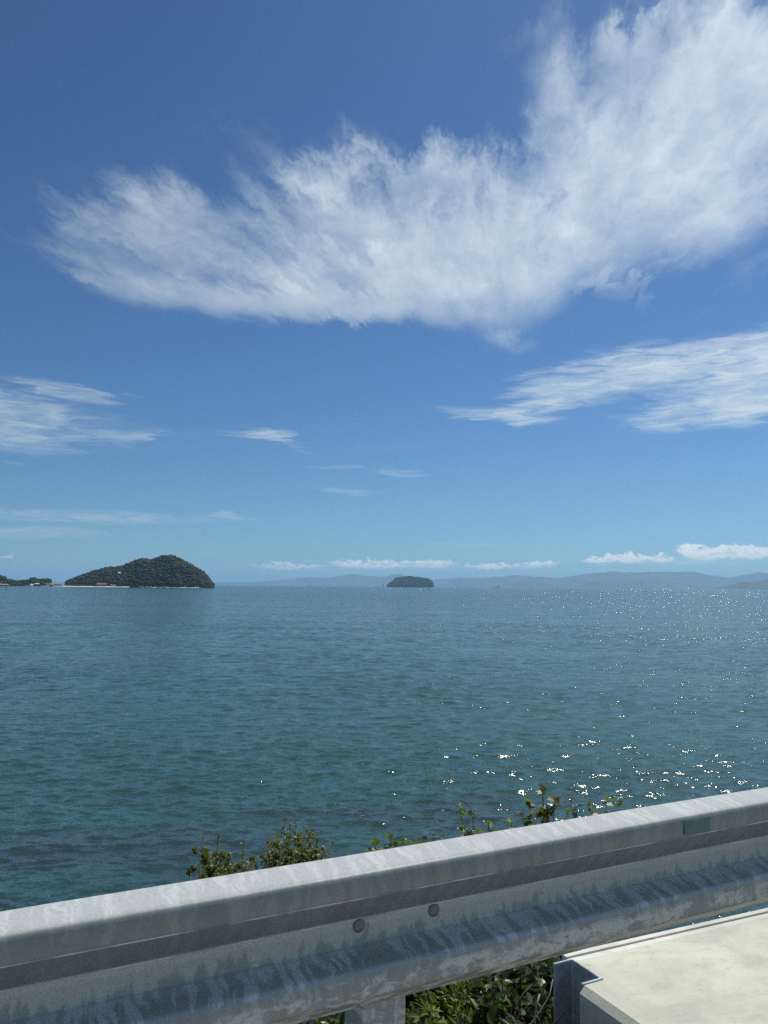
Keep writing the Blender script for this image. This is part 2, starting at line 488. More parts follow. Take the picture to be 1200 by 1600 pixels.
# --- sea water
m_, n_, b_ = material('sea_water')
tc = n_.node('ShaderNodeNewGeometry').outputs['Position']
px, py, pz = n_.sep(tc)
dist = n_.v('LENGTH', n_.comb(px, py, 0.0), out=1)
reef = n_.noise(n_.mapping(tc, sc=(.10, .22, 0)), 1.0, 4, .6, .4)
shore = n_.rng(dist, 15, 34, 1.0, 0.0)
patch = n_.noise(n_.mapping(tc, sc=(.008, .02, 0)), 1.0, 3, .55)
deep = n_.mix(n_.rng(patch, .35, .65), (.018, .070, .065), (.022, .080, .071))
deep = n_.mix(n_.rng(dist, 60, 900), deep, (.024, .078, .080))
wc = n_.mix(n_.m('MULTIPLY', shore, n_.rng(reef, .30, .62, .15, .85)), deep, (.022, .034, .038))
n_.put(b_.inputs['Base Color'], wc)
b_.inputs['IOR'].default_value = 1.36
b_.inputs['Roughness'].default_value = .13
# wavelets as a field of surface slopes; the fronts lean in to the shore
def slopes(vec, scale, detail, rough, ax, ay):
    c_ = n_.v('SUBTRACT', n_.noise(n_.mapping(vec, rot=(0, 0, R(6)), sc=scale), 1.0, detail, rough, .3, color=True), (.5, .5, .5))
    return n_.v('MULTIPLY', c_, (ax, ay, 0))
near = n_.rng(dist, 18, 110, 0.15, 1.0)
gust = n_.rng(n_.noise(n_.mapping(tc, sc=(.006, .03, 0)), 1.0, 4, .6), .3, .7, .8, 1.2)
s1 = n_.v('ADD', slopes(tc, (2.0, 6.0, 0), 2, .55, .6, 1.2), slopes(tc, (13, 24, 0), 2, .6, 1.0, 1.1))
s2 = n_.v('SCALE', slopes(tc, (.7, 2.2, 0), 2, .55, .8, 1.7), near)
s3 = n_.v('SCALE', slopes(tc, (.06, .25, 0), 3, .6, .3, .4), near)
sv = n_.v('SCALE', n_.v('ADD', n_.v('ADD', s1, s2), s3), gust)
lean = n_.comb(0.0, n_.m('MULTIPLY', n_.rng(dist, 40, 500), -.08), 0.0)
nn_ = n_.v('NORMALIZE', n_.v('ADD', n_.node('ShaderNodeNewGeometry').outputs['Normal'], n_.v('ADD', sv, lean)))
n_.put(b_.inputs['Normal'], nn_)
M_sea = m_

# ------------------------------------------------------------------ sea
SEA_Z = -4.6
rng = np.random.default_rng(4)


def make_sea():
    r = [7.0]
    while r[-1] < 60000:
        x = r[-1]
        k = .0036 if x < 130 else .0036 + .10 * min(1, (math.log(x / 130) / math.log(30)))
        r.append(x * (1 + k))
    r = np.array(r)
    a_in = np.linspace(-R(40), R(40), 600)
    a_out = np.linspace(R(41), R(118), 40)
    a = np.concatenate([-a_out[::-1], a_in, a_out])
    Rr, A = np.meshgrid(r, a, indexing='ij')
    X, Y = Rr * np.sin(A), Rr * np.cos(A)
    cell = np.maximum(np.gradient(r)[:, None], 0) * np.ones_like(A)
    cell = np.maximum(cell, Rr * R(80) / 600)
    Z = np.zeros_like(X)
    DXo, DYo = np.zeros_like(X), np.zeros_like(X)
    N = 110
    lam = np.exp(rng.uniform(math.log(.22), math.log(2.8), N))
    th = rng.normal(R(-82), R(33), N)          # travelling in towards the shore
    ph = rng.uniform(0, 2 * math.pi, N)
    ux, uy = X + 1.2 * np.sin(Y * .07 + 1) + .5 * np.sin(X * .19), Y + 1.0 * np.sin(X * .09) + .5 * np.sin(X * .031 + Y * .05)
    for l, t, p in zip(lam, th, ph):
        k = 2 * math.pi / l
        amp = .0068 * l / (1 + (l / .8) ** 2) ** .62
        fade = np.clip((l / cell - 2.2) / 3.0, 0, 1)
        c = k * (ux * math.cos(t) + uy * math.sin(t)) + p
        Z += amp * fade * np.sin(c)
        DXo += -amp * fade * math.cos(t) * np.cos(c) * .7
        DYo += -amp * fade * math.sin(t) * np.cos(c) * .7
    group = .75 + .45 * np.sin(X * .11 + Y * .17) * np.sin(Y * .13 - X * .05 + 2)
    Z *= group
    V = np.stack([X - DXo * group, Y - DYo * group, SEA_Z + Z], -1).reshape(-1, 3)
    nr, na = X.shape
    I = np.arange(nr * na).reshape(nr, na)
    F = np.stack([I[:-1, :-1], I[:-1, 1:], I[1:, 1:], I[1:, :-1]], -1).reshape(-1, 4)[:, ::-1]
    o = obj('sea', np_mesh('sea', V, F, True), M_sea)
    return tag(o, kind='structure')


make_sea()

# ------------------------------------------------------------------ far hills
M_hill = plain('hill_forest', (.045, .06, .035), .9, 0, .35, .002)
M_isle = plain('island_ground', (.05, .055, .035), .95, 0, .4, .03)
M_sand = plain('pale_sand', (.46, .41, .32), .9, 0, .12, .2)
M_rock = plain('shore_rock', (.20, .18, .16), .9, 0, .4, .4, .5)
M_wood = foliage_mat('island_woodland', (.018, .030, .015), (.027, .040, .019), (.036, .046, .022), .10, .9)


def fbm(x, y, o=5, s=0.0):
    return mnoise.fractal(Vector((x, y, s)), 1.0, 2.0, o)


def ridge(name, prof, D, back, front, nx, ny, rough, seed, base=SEA_Z - 2):
    xs = np.array([p[0] for p in prof])
    zs = np.array([p[1] for p in prof])
    X = np.linspace(xs[0], xs[-1], nx)
    H = np.interp(X, xs, zs)
    V, F = [], []
    T = np.linspace(-1, 1, ny)
    span = xs[-1] - xs[0]
    for i, x in enumerate(X):
        h = H[i] - base
        h += h * rough * .10 * fbm(x / span * 90, seed, 5, 2.0)
        for t in T:
            wdt = front if t < 0 else back
            y = D + t * wdt
            p = (1 - abs(t) ** 1.5)
            nse = 1 + rough * (fbm(x / span * 18 + seed, t * 2.6, 6) * abs(t) * (1 - abs(t)) * 4)
            z = base + h * max(0, p * nse) * (1 if abs(t) > .02 else 1)
            V.append((x * (1 + t * wdt / D), y, z))
    for i in range(nx - 1):
        for j in range(ny - 1):
            a = i * ny + j
            F.append((a, a + ny, a + ny + 1, a + 1))
    o = obj(name, mesh(name, V, F, True), M_hill)
    return tag(o, kind='structure')


RA = [(-24000, 150), (-20000, 120), (-16000, 140), (-11909.0, 51.6), (-10717.8, 81.1), (-9921.4, 57.9), (-7933.7, 64.3), (-5150.9, 81.1), (-4753.7, 94.2), (-3958.7, 106.6), (-2767.4, 195.6), (-2311.3, 278.6), (-1773.5, 237.4), (-979.4, 374.8), (-447.1, 293.9), (-122.6, 270.7), (473.6, 386.7), (747.0, 258.0), (1542.9, 197.2), (1867.1, 247.4), (2404.3, 283.5), (3200.2, 278.1), (4200, 100)]
RB = [(1200, 20), (1581.7, 48.1), (2103.7, 225.7), (2800.2, 248.7), (3636.5, 325.0), (4750.4, 264.7), (5029.3, 284.3), (5588.4, 393.0), (6286.5, 450.8), (6843.0, 403.3), (7402.0, 460.0), (8098.8, 448.3), (8793.8, 384.5), (9418.1, 302.8), (9979.4, 411.6), (10468.1, 432.9), (11517.1, 470.0), (12558.3, 415.3), (14309.5, 460.0), (16041.5, 391.7), (20000, 420)]
RC1 = [(2609.8, 6), (2822.7, 129.4), (3087.6, 92.0), (3405.6, 81.4), (3723.0, 5)]
RC2 = [(4304.0, 6), (4770.3, 169.6), (5234.0, 144.5), (5814.9, 178.1), (6393.7, 125.1), (6739.4, 6)]
RD = [(4691.3, 4), (4929.8, 59.4), (5113.4, 97.2), (5333.0, 117.1), (5479.7, 136.5), (5847.0, 194.1), (6393.8, 180.3), (7127.0, 240.9), (7850.5, 128.6), (8600, 150)]
ridge('far_hills', RA, 24000, 2500, 1500, 320, 15, .5, 3)
ridge('far_hills', RB, 21000, 2500, 1800, 320, 15, .5, 8)
ridge('far_hills', RC1, 16000, 400, 400, 60, 11, .5, 12)
ridge('far_hills', RC2, 17500, 500, 500, 90, 11, .5, 16)
ridge('far_hills', RD, 11000, 800, 700, 120, 13, .5, 21)


# --- wooded islands: ground, woodland of separate crowns, beach, rocks
def crown_template(seed):
    rr = random.Random(seed)
    bm = bmesh.new()
    bmesh.ops.create_icosphere(bm, subdivisions=2, radius=1.0)
    for v in bm.verts:
        v.co *= .78 + .42 * rr.random() + .25 * mnoise.noise(v.co * 2.1 + Vector((seed * 3, 0, 0)))
        v.co.z *= .85
    V = np.array([v.co[:] for v in bm.verts])
    F = np.array([[v.index for v in f.verts] for f in bm.faces])
    bm.free()
    return V, F


CROWNS = [crown_template(i) for i in range(6)]


def island(name, wood_name, prof, D, back, front, n, crown, seed, drop, ground_label=None):
    rr = random.Random(seed)
    xs = np.array([p[0] for p in prof])
    zs = np.array([p[1] for p in prof])
    x0, x1 = xs[0], xs[-1]
    base = SEA_Z

    def hgt(x, y):
        h = float(np.interp(x, xs, zs)) - drop - base
        t = (y - D) / (back if y > D else front)
        if abs(t) >= 1:
            return base - 1.0
        return base - .6 + max(0, h) * (1 - abs(t) ** 2.2) * (1 + .18 * fbm(x / 45 + seed, y / 45) * (abs(t) * 1.5)) + .6
    V, F = [], []
    nx, ny = 90, 40
    X = np.linspace(x0, x1, nx)
    Y = np.concatenate([np.linspace(D - front, D, 24), np.linspace(D, D + back, 17)[1:]])
    ny = len(Y)
    for x in X:
        for y in Y:
            V.append((x * y / D, y, hgt(x, y)))
    for i in range(nx - 1):
        for j in range(ny - 1):
            a = i * ny + j
            F.append((a, a + ny, a + ny + 1, a + 1))
    g = obj(name, mesh(name, V, F, True), M_isle)
    tag(g, kind='structure')
    VV, FF, b = [], [], 0
    tries = 0
    cnt = 0
    while cnt < n and tries < n * 8:
        tries += 1
        x = rr.uniform(x0, x1)
        y = D - front * rr.random() ** .8 * .97 if rr.random() < .72 else D + back * rr.random() * .8
        z = hgt(x, y)
        if z < base + .4:
            continue
        sc_ = crown * rr.choice((.6, .75, .9, 1.0, 1.2, 1.6)) * rr.uniform(.85, 1.15) * (1.0 if z > base + 5 else .65)
        v, f = CROWNS[rr.randrange(6)]
        an = rr.uniform(0, 6.28)
        ca, sa = math.cos(an), math.sin(an)
        q = v * sc_ * np.array([1, 1, rr.uniform(.6, .95)])
        q = np.stack([q[:, 0] * ca - q[:, 1] * sa, q[:, 0] * sa + q[:, 1] * ca, q[:, 2]], -1) + np.array([x * y / D, y, z + sc_ * .35])
        VV.append(q)
        FF.append(f + b)
        b += len(v)
        cnt += 1
    wo_ = obj(wood_name, np_mesh(wood_name, np.concatenate(VV), np.concatenate(FF), True), M_wood)
    tag(wo_, kind='stuff')
    return hgt


ISL = [(-545.8, 1.3), (-543.7, 5.4), (-527.1, 12.8), (-504.3, 22.2), (-477.1, 29.4), (-463.2, 29.5), (-445.2, 33.7), (-431.5, 40.0), (-415.6, 45.9), (-397.0, 44.1), (-388.4, 48.4), (-374.3, 50.8), (-363.0, 50.2), (-351.0, 45.3), (-337.2, 38.5), (-322.9, 30.6), (-309.1, 21.5), (-299.3, 10.2), (-293.4, 3.4), (-292.2, -1.7)]
K = 1570 / 1330
ISL = [(x * K, (z - CAMZ) * K + CAMZ) for x, z in ISL]
HEAD = [(-1150, 40), (-1000, 38), (-902.2, 29.5), (-860.7, 21.6), (-819.4, 16.5), (-808.2, 12.5), (-798.4, 8.5), (-784.6, 5.2), (-775.1, 7.3), (-757.5, 10.2), (-748.1, 13.0), (-739.8, 10.3), (-734.1, 7.6), (-723.4, 11.1), (-715.1, 9.8), (-709.4, 3.8), (-703.7, 0.4), (-688.7, -.5), (-677.7, -2.5)]
HEAD = [(x * 1.06, (z - CAMZ) * 1.06 + CAMZ) for x, z in HEAD]
SMALL = [(30, -4), (44, 22.0), (49.3, 26.4), (74.0, 41.4), (98.7, 63.9), (133.5, 73.1), (163.3, 75.3), (213.1, 76.2), (252.9, 73.6), (302.6, 68.0), (342.4, 61.9), (367.3, 48.8), (382.3, 29.1), (386.3, 0)]
h_isl = island('island', 'island_woodland', ISL, 1570, 110, 110, 5200, 2.7, 5, 2.8)
h_head = island('headland', 'headland_woodland', HEAD, 1749, 120, 60, 1500, 3.6, 7, 3.6)
h_small = island('islet', 'islet_woodland', SMALL, 6000, 120, 140, 2400, 6.0, 9, 5.0)


def rocks(name, spots, size, mat, label):
    rr = random.Random(len(spots))
    for i, (x, y) in enumerate(spots):
        v, f = CROWNS[i % 6]
        s = size * rr.uniform(.6, 1.3)
        o = obj(name, np_mesh(name, v * np.array([s * 1.6, s, s * .8]), f), mat)
        o.location = (x, y, SEA_Z + .2 * s)
        o.rotation_euler.z = rr.uniform(0, 6)
        yield o


# beaches: low sand aprons in front of the island
def beach(x0, x1, y, depth, h):
    nx = 40
    V, F = [], []
    for i in range(nx + 1):
        t = i / nx
        x = x0 + (x1 - x0) * t
        e = math.sin(math.pi * min(1, max(0, t))) ** .4
        for j, (dy, z) in enumerate(((-depth * e * (1 + .2 * fbm(t * 6, 1.0)), SEA_Z - .3), (0, SEA_Z + h), (depth * 2.0, SEA_Z + h * 1.15))):
            V.append((x, y + dy, z))
    for i in range(nx):
        for j in range(2):
            a = i * 3 + j
            F.append((a, a + 3, a + 4, a + 1))
    return tag(obj('beach', mesh('beach', V, F, True), M_sand), kind='structure')


beach(-610, -480, 1462, 10, 1.9)
beach(-465, -345, 1463, 8, 1.4)
beach(-790, -640, 1692, 8, 1.0)
for i, o in enumerate(rocks('shore_rock', [(-456, 1455), (-447, 1456), (-438, 1454), (-424, 1456), (-412, 1457)], 2.4, M_rock, '')):
    tag(o, '%s pale boulder in the rock row at the foot of the wooded island' % ('leftmost', 'second from left', 'middle', 'fourth from left', 'rightmost')[i], 'rock', 'boulders at the foot of the wooded island')
for i, o in enumerate(rocks('shore_rock', [(-349, 1505), (-346.5, 1520)], 3.4, M_rock, '')):
    tag(o, ('brown rock at the very right tip of the wooded island', 'second brown rock, just behind the one at the island tip')[i], 'rock', 'rocks at the tip of the wooded island')

# reef with a small light tower left of the islet
reef_o = next(rocks('reef', [(16, 5990)], 10, M_rock, ''))
reef_o.scale = (1.3, 1, .55)
tag(reef_o, 'low dark reef off the left end of the distant islet', 'rock')
lt = empty('light_tower', (-3, 5990, SEA_Z))
tag(lt, 'tiny light tower on the reef left of the islet', 'tower')
M_tower = plain('tower_dark', (.09, .10, .11), .7)
MB().tube([(0, 0, 0), (0, 0, 16), (0, 0, 17)], [3.2, 2.2, 2.2], 8).build('tower_shaft', M_tower, lt)
MB().tube([(0, 0, 17), (0, 0, 20), (0, 0, 22)], [1.6, 1.6, .2], 8).build('lantern', M_tower, lt)

# ------------------------------------------------------------------ buildings on the shore
M_white = plain('white_wall', (.78, .78, .76), .6, 0, .06, .2)
M_wroof = plain('white_roof', (.80, .81, .82), .5, 0, .06, .2)
M_groof = plain('pale_grey_roof', (.42, .40, .36), .7, 0, .15, .2)
M_tan = plain('tan_wall', (.36, .27, .20), .8, 0, .15, .2)
M_glass = plain('dark_glass', (.03, .035, .04), .15, 0, .1, 1)
M_redroof = plain('rusty_roof', (.26, .16, .12), .8, 0, .2, .2)


def house(name, label, cat, loc, wx, wy, hz, rise, mw, mr, wins=0, group=None):
    e = empty(name, loc)
    tag(e, label, cat, group)
    MB().box(-wx / 2, wx / 2, -wy / 2, wy / 2, 0, hz).build('wall', mw, e)
    b = MB()
    o_ = .5
    X0, X1, Y0, Y1 = -wx / 2 - o_, wx / 2 + o_, -wy / 2 - o_, wy / 2 + o_
    b.V = [(X0, Y0, hz + .02), (X1, Y0, hz + .02), (X1, Y1, hz + .02), (X0, Y1, hz + .02), (X0, 0, hz + rise), (X1, 0, hz + rise)]
    b.F = [(0, 1, 5, 4), (2, 3, 4, 5), (0, 4, 3), (1, 2, 5), (3, 2, 1, 0)]
    b.build('roof', mr, e)
    for i in range(wins):
        x = -wx / 2 + wx * (i + .5) / wins
        MB().box(x - wx / wins * .22, x + wx / wins * .22, -wy / 2 - .06, -wy / 2 + .02, hz * .35, hz * .8).build('window', M_glass, e)
    return e


house('long_shed', 'long bright white shed at the waterside, far left edge', 'shed', (-862, 1685, SEA_Z + 1.2), 20, 9, 2.6, 1.6, M_white, M_wroof, 5)
house('warehouse', 'low pale grey roofed warehouse right of the white shed', 'building', (-832, 1688, SEA_Z + 1.0), 26, 9, 1.8, 1.3, M_tan, M_groof, 6)
house('shore_house', 'small white gabled house below the round trees of the headland', 'house', (-766, 1684, SEA_Z + .8), 5, 6, 2.4, 1.4, M_white, M_wroof, 2)
house('shore_house', 'pale roofed house among trees right of the small white house', 'house', (-757, 1690, SEA_Z + 2.6), 8, 6, 2.4, 1.4, M_tan, M_wroof, 2)
house('boat_house', 'flat white roofed building on the spit beside the wooded island', 'building', (-724, 1688, SEA_Z + 1.4), 9, 6, 3.2, .8, M_tan, M_wroof, 3)
MB_ = empty('harbour_mast', (-719, 1690, SEA_Z))
tag(MB_, 'thin dark mast beside the building on the spit', 'mast')
MB().tube([(0, 0, 0), (0, 0, 9)], [.3, .22], 6).build('pole', M_tower, MB_)
MB().box(-.9, .9, -.2, .2, 6.0, 6.5).build('crossbar', M_tower, MB_)
house('beach_house', 'brown roofed house behind the beach of the wooded island', 'house', (-534, 1466, SEA_Z + 1.9), 17, 8, 3.4, 2.2, M_tan, M_redroof, 5)
house('beach_hut', 'grey roofed hut right of the brown roofed beach house', 'house', (-511, 1467, SEA_Z + 1.9), 10, 7, 2.6, 1.6, M_white, M_groof, 3)
house('beach_hut', 'smaller pale hut at the right end of the island beach', 'house', (-499, 1467, SEA_Z + 1.9), 7, 6, 2.2, 1.3, M_tan, M_groof, 2)
zz = h_isl(-522, 1500)
house('hill_house', 'tiny white house half way up the wooded hill', 'house', (-512, 1497, SEA_Z + 24), 4, 4, 3.6, 1.4, M_white, M_wroof, 1)

# ------------------------------------------------------------------ beacons, boats, ship
M_bcn = plain('beacon_dark', (.05, .07, .07), .6)
M_hull = plain('ship_hull', (.05, .07, .085), .6)
M_boat = plain('boat_white', (.75, .75, .74), .4)


def beacon(loc, h, label):
    e = empty('channel_beacon', loc)
    tag(e, label, 'beacon', 'channel beacons standing in the sea')
    MB().tube([(0, 0, -1.5), (0, 0, h * .8)], [h * .06, h * .05], 8).build('pile', M_bcn, e)
    MB().tube([(0, 0, h * .1), (0, 0, h * .3), (0, 0, h * .34)], [h * .16, h * .16, h * .05], 10).build('float_collar', M_bcn, e)
    MB().tube([(0, 0, h * .74), (0, 0, h * .78), (0, 0, h)], [h * .06, h * .13, h * .09], 8).build('topmark', M_bcn, e)


beacon((-330, 677, SEA_Z), 3.3, 'dark beacon in the water in front of the white shed')
beacon((85.5, 1470, SEA_Z), 5.0, 'dark beacon in the water in front of the islet')


def hull(L, B, H, mat, parent, bow=.25):
    sec = []
    for t in (0, .08, .5, 1 - bow, 1):
        bw = B * (.85 if t == 0 else 1.0 if t < 1 - bow + .01 else .06)
        x = -L / 2 + L * t
        fl = H * (1.25 if t == 1 else 1)
        sec.append([(x - (L * .03 if t == 1 else 0), -bw * .35, -.3 * H), (x, -bw / 2, fl), (x, bw / 2, fl), (x - (L * .03 if t == 1 else 0), bw * .35, -.3 * H)])
    b = MB()
    b.V = [p for s in sec for p in s]
    for i in range(len(sec) - 1):
        for j in range(4):
            k = (j + 1) % 4
            b.F.append((i * 4 + j, i * 4 + k, i * 4 + 4 + k, i * 4 + 4 + j))
    b.F += [(3, 2, 1, 0), tuple(len(b.V) - 4 + i for i in range(4))]
    return b.build('hull', mat, parent)


def ship(loc, L, rz, label, group=None):
    e = empty('cargo_ship', loc, rz)
    tag(e, label, 'ship', group)
    hull(L, L * .16, L * .075, M_hull, e)
    MB().box(-L * .47, -L * .30, -L * .06, L * .06, L * .076, L * .22).build('bridge', M_hull, e)
    MB().box(-L * .45, -L * .40, -L * .02, L * .02, L * .221, L * .29).build('funnel', M_hull, e)
    MB().tube([(L * .40, 0, L * .08), (L * .40, 0, L * .19)], [L * .01, L * .007], 6).build('mast', M_hull, e)
    MB().box(-L * .28, L * .36, -L * .05, L * .05, L * .077, L * .10).build('hatch', M_hull, e)


ship((1310, 9000, SEA_Z), 88, math.pi, 'dark cargo ship on the horizon right of the islet')
ship((-1420, 15000, SEA_Z + 6), 95, 0, 'faint tiny ship on the horizon below the distant peaks', None)
bt = empty('motor_boat', (-690, 1500, SEA_Z), R(10))
tag(bt, 'tiny white motor boat off the headland trees', 'boat')
hull(5.5, 2.0, .8, M_boat, bt)
MB().box(-1.0, .6, -.7, .7, .82, 2.0).build('cabin', M_boat, bt)

# bird
M_bird = plain('dark_feather', (.02, .022, .025), .8)
bd = empty('bird', (-2.61, 130, 47.66), R(25))
tag(bd, 'small dark bird in flight under the big cloud', 'bird')
b = MB()
b.tube([(0, .20, 0), (0, .13, .01), (0, .03, 0), (0, -.08, 0), (0, -.2, -.02)], [.008, .03, .045, .038, .01], 8)
b.build('body', M_bird, bd, True)
for s in (-1, 1):
    b = MB()
    q_ = [(0, .07, .02), (s * .12, .10, .10), (s * .24, .05, .13), (s * .13, -.02, .09), (0, -.05, .02)]
    b.V = q_ + [(x, y, z - .008) for x, y, z in q_]
    b.F = [(0, 1, 2, 3, 4), (9, 8, 7, 6, 5)] + [(i, (i + 1) % 5 + 0, (i + 1) % 5 + 5, i + 5) for i in range(5)]
    b.build('wing', M_bird, bd)

# ------------------------------------------------------------------ road side: rail frame (x along the rail, y out to sea, z up)
RD_ = Vector((.89787, .44026, 0))
RN_ = Vector((-.44026, .89787, 0))
RZ = math.atan2(.44026, .89787)
TR = 1.5514                        # distance of the rail's back plane from the car window


def st(s, t, z=0.0):
    p = RD_ * s + RN_ * t
    return Vector((p.x, p.y, z))


def in_frame(o, s=0.0, t=0.0, z=0.0):
    o.location = st(s, t, z)
    o.rotation_euler = (0, 0, RZ)
    return o


# road and its verge
o = MB().box(-40, 40, -7.5, 1.30, -.4, 0.0).build('road', M_road)
tag(in_frame(o), kind='structure')
l_ = MB().box(-40, 40, .55, .70, .001, .004).build('edge_line', M_line, o)
o = MB().box(-40, 40, 1.301, 1.80, -.5, -.012).build('verge', plain('verge_gravel', (.20, .19, .17), .95, 0, .4, 40, .6))
tag(in_frame(o), kind='structure')


def bank_z(s, t):
    """height of the bank at s, t"""
    d = max(0, t - (1.9 if s < 2.0 else 2.3))
    z = -.15 - .8 * d - .25 * min(d, .5)
    return z + .12 * fbm(s * .9, t * .9) * min(1, d)


V, F = [], []
S_ = np.linspace(-22, 26, 130)
T_ = np.concatenate([[1.79], np.linspace(1.81, 9.5, 40)])
for s in S_:
    for t in T_:
        V.append((s, t, bank_z(s, t) if t > 1.8 else -.3))
for i in range(len(S_) - 1):
    for j in range(len(T_) - 1):
        a = i * len(T_) + j
        F.append((a, a + len(T_), a + len(T_) + 1, a + 1))
o = obj('bank', mesh('bank', V, F, True), M_soil)
tag(in_frame(o), kind='structure')

# --- guard rail
PROFILE = [(0, 0), (-3.5, 32), (-7, 62), (-9, 71), (-12.5, 77), (-17, 80.5), (-24, 81.8), (-38, 81.8), (-50, 81.2), (-57, 79.5), (-63, 76), (-70, 69.5), (-95, 43.5), (-121, 16.5), (-126, 12.3), (-132, 10), (-155, 10), (-176, 10), (-180, 11.3), (-183, 15), (-189, 42), (-195, 70), (-197.5, 76.5), (-202, 81), (-209, 82.3), (-228, 83), (-248, 82.3), (-254, 80), (-258, 75), (-281, 41), (-304, 8), (-308, 3), (-312, 0)]


def beam_mesh(s0, s1, off=0.0):
    pts = [Vector((-d_ / 1000 - off, z_ / 1000)) for z_, d_ in PROFILE]     # (y, z)
    n = len(pts)
    back = []
    for i, p in enumerate(pts):
        t = (pts[min(i + 1, n - 1)] - pts[max(i - 1, 0)]).normalized()
        nn = Vector((-t.y, t.x))
        if nn.x < 0 and abs(nn.x) > .01:
            nn = -nn
        nn = Vector((-t.y, t.x))
        back.append(p + nn * .0032)
    loop = pts + back[::-1]
    k = len(loop)
    ns = int((s1 - s0) / .2)
    V, F = [], []
    for i in range(ns + 1):
        s = s0 + (s1 - s0) * i / ns
        for p in loop:
            dent = .0012 * fbm(s * 2.2, p.y * 9, 3)
            V.append((s, p.x + dent, p.y + dent * .5))
    for i in range(ns):
        for j in range(k):
            j2 = (j + 1) % k
            F.append((i * k + j, (i + 1) * k + j, (i + 1) * k + j2, i * k + j2))
    F += [tuple(range(k)), tuple(ns * k + j for j in reversed(range(k)))]
    me = mesh('beam', V, F, True)
    bm = bmesh.new()
    bm.from_mesh(me)
    bmesh.ops.recalc_face_normals(bm, faces=bm.faces)
    for e in bm.edges:
        if len(e.link_faces) == 2 and e.calc_face_angle(0) > R(35):
            e.smooth = False
    bm.to_mesh(me)
    bm.free()
    return me


rail = empty('guardrail')
tag(rail, 'galvanised steel corrugated guardrail on grey posts along the road edge', 'guardrail')
in_frame(rail, 0, TR, CAMZ - .5705)
rail.rotation_euler = (0, R(-.18), RZ)
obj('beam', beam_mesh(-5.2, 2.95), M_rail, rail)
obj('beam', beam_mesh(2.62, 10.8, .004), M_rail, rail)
for s in (-3.21, -1.21, .79, 2.79, 4.79, 6.79):
    b = MB()
    # cold formed C post: web to the road, flanges back, lips
    wd, dp, th = .052, .10, .005
    prof = [(-wd, 0), (wd, 0), (wd, dp), (wd - .02, dp), (wd - .02, dp - th), (wd - th, dp - th), (wd - th, th), (-wd + th, th), (-wd + th, dp - th), (-wd + .02, dp - th), (-wd + .02, dp), (-wd, dp)]
    b.prism(prof, -1.6, -.06)
    p_ = b.build('post', M_post, rail)
    p_.location = (s - .008, .022, 0)
    bevel(p_, .004, 2, 60)
    bk = MB().box(-.04, .04, -.006, .02, -.19, -.10).build('spacer', M_post, rail)
    bk.location = (s, 0, 0)
    for ds in (-.0905, .0905):
        bm = bmesh.new()
        bmesh.ops.create_uvsphere(bm, u_segments=20, v_segments=10, radius=.0145)
        for v in bm.verts:
            v.co = Vector((v.co.x, max(v.co.z * .5, -.0045) if v.co.z < 0 else 0, v.co.y))
        me = bpy.data.meshes.new('bolt')
        bm.to_mesh(me)
        bm.free()
        me.polygons.foreach_set('use_smooth', [True] * len(me.polygons))
        bo = obj('bolt', me, M_bolt, rail)
        bo.location = (s + .005 + ds, -.0095, -.1425)
# window reflection on the upper lobe, built as a thin green plate
sk = MB().box(1.573, 1.664, -.0838, -.0831, -.0565, -.0195).build('window_reflection', M_stick, rail)
sk['label'] = 'green window reflection built as a rectangular patch with paler marks'
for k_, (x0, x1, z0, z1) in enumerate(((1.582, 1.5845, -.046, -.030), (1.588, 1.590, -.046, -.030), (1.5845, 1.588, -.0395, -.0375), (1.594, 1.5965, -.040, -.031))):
    MB().box(x0, x1, -.0845, -.0839, z0, z1).build('print', M_reflp, sk)  # paler marks within the reflection

# --- concrete platform behind the rail, with its edge strips
plat = empty('concrete_platform')
tag(plat, 'pale sunlit concrete platform behind the guardrail at the lower right', 'platform')
in_frame(plat)
b = MB()
ch = .024
def sk_(s, t):
    return (s, t - .04 * (s - 2.09))


top = [(2.01, 1.81), (2.01, 2.372), (2.103, 2.372), (2.103, 2.531), sk_(12, 2.531), (12, 1.81)]
mid = [(2.01 - ch, 1.81), (2.01 - ch, 2.3721), (2.103, 2.3721), (2.103, 2.5311), sk_(12, 2.5311), (12, 1.81)]
n6 = 6
b.V = [(x, y, 0) for x, y in top] + [(x, y, -ch) for x, y in mid] + [(x, y, -1.6) for x, y in mid]
b.F.append(tuple(reversed(range(6))))
for lay in (0, 6):
    for i in range(6):
        j = (i + 1) % 6
        b.F.append((lay + i, lay + j, lay + 6 + j, lay + 6 + i))
b.F.append(tuple(12 + i for i in range(6)))
o = b.build('slab', M_conc, plat)
bm = bmesh.new()
bm.from_mesh(o.data)
bmesh.ops.recalc_face_normals(bm, faces=bm.faces)
bm.to_mesh(o.data)
bm.free()
def strip(name, s0, t0, t1, z0, z1, mat):
    return MB().prism([(s0, t0), sk_(12, t0), sk_(12, t1), (s0, t1)], z0, z1).build(name, mat, plat)


bevel(strip('edge_strip', 2.092, 2.5345, 2.5660, -.30, -.002, M_edge), .003)
bevel(strip('edge_strip', 2.086, 2.5705, 2.598, -.30, .004, M_edge), .003)
strip('joint_filler', 2.10, 2.5312, 2.5344, -.1, -.012, M_soil)
strip('joint_filler', 2.10, 2.5661, 2.5704, -.1, -.012, M_soil)

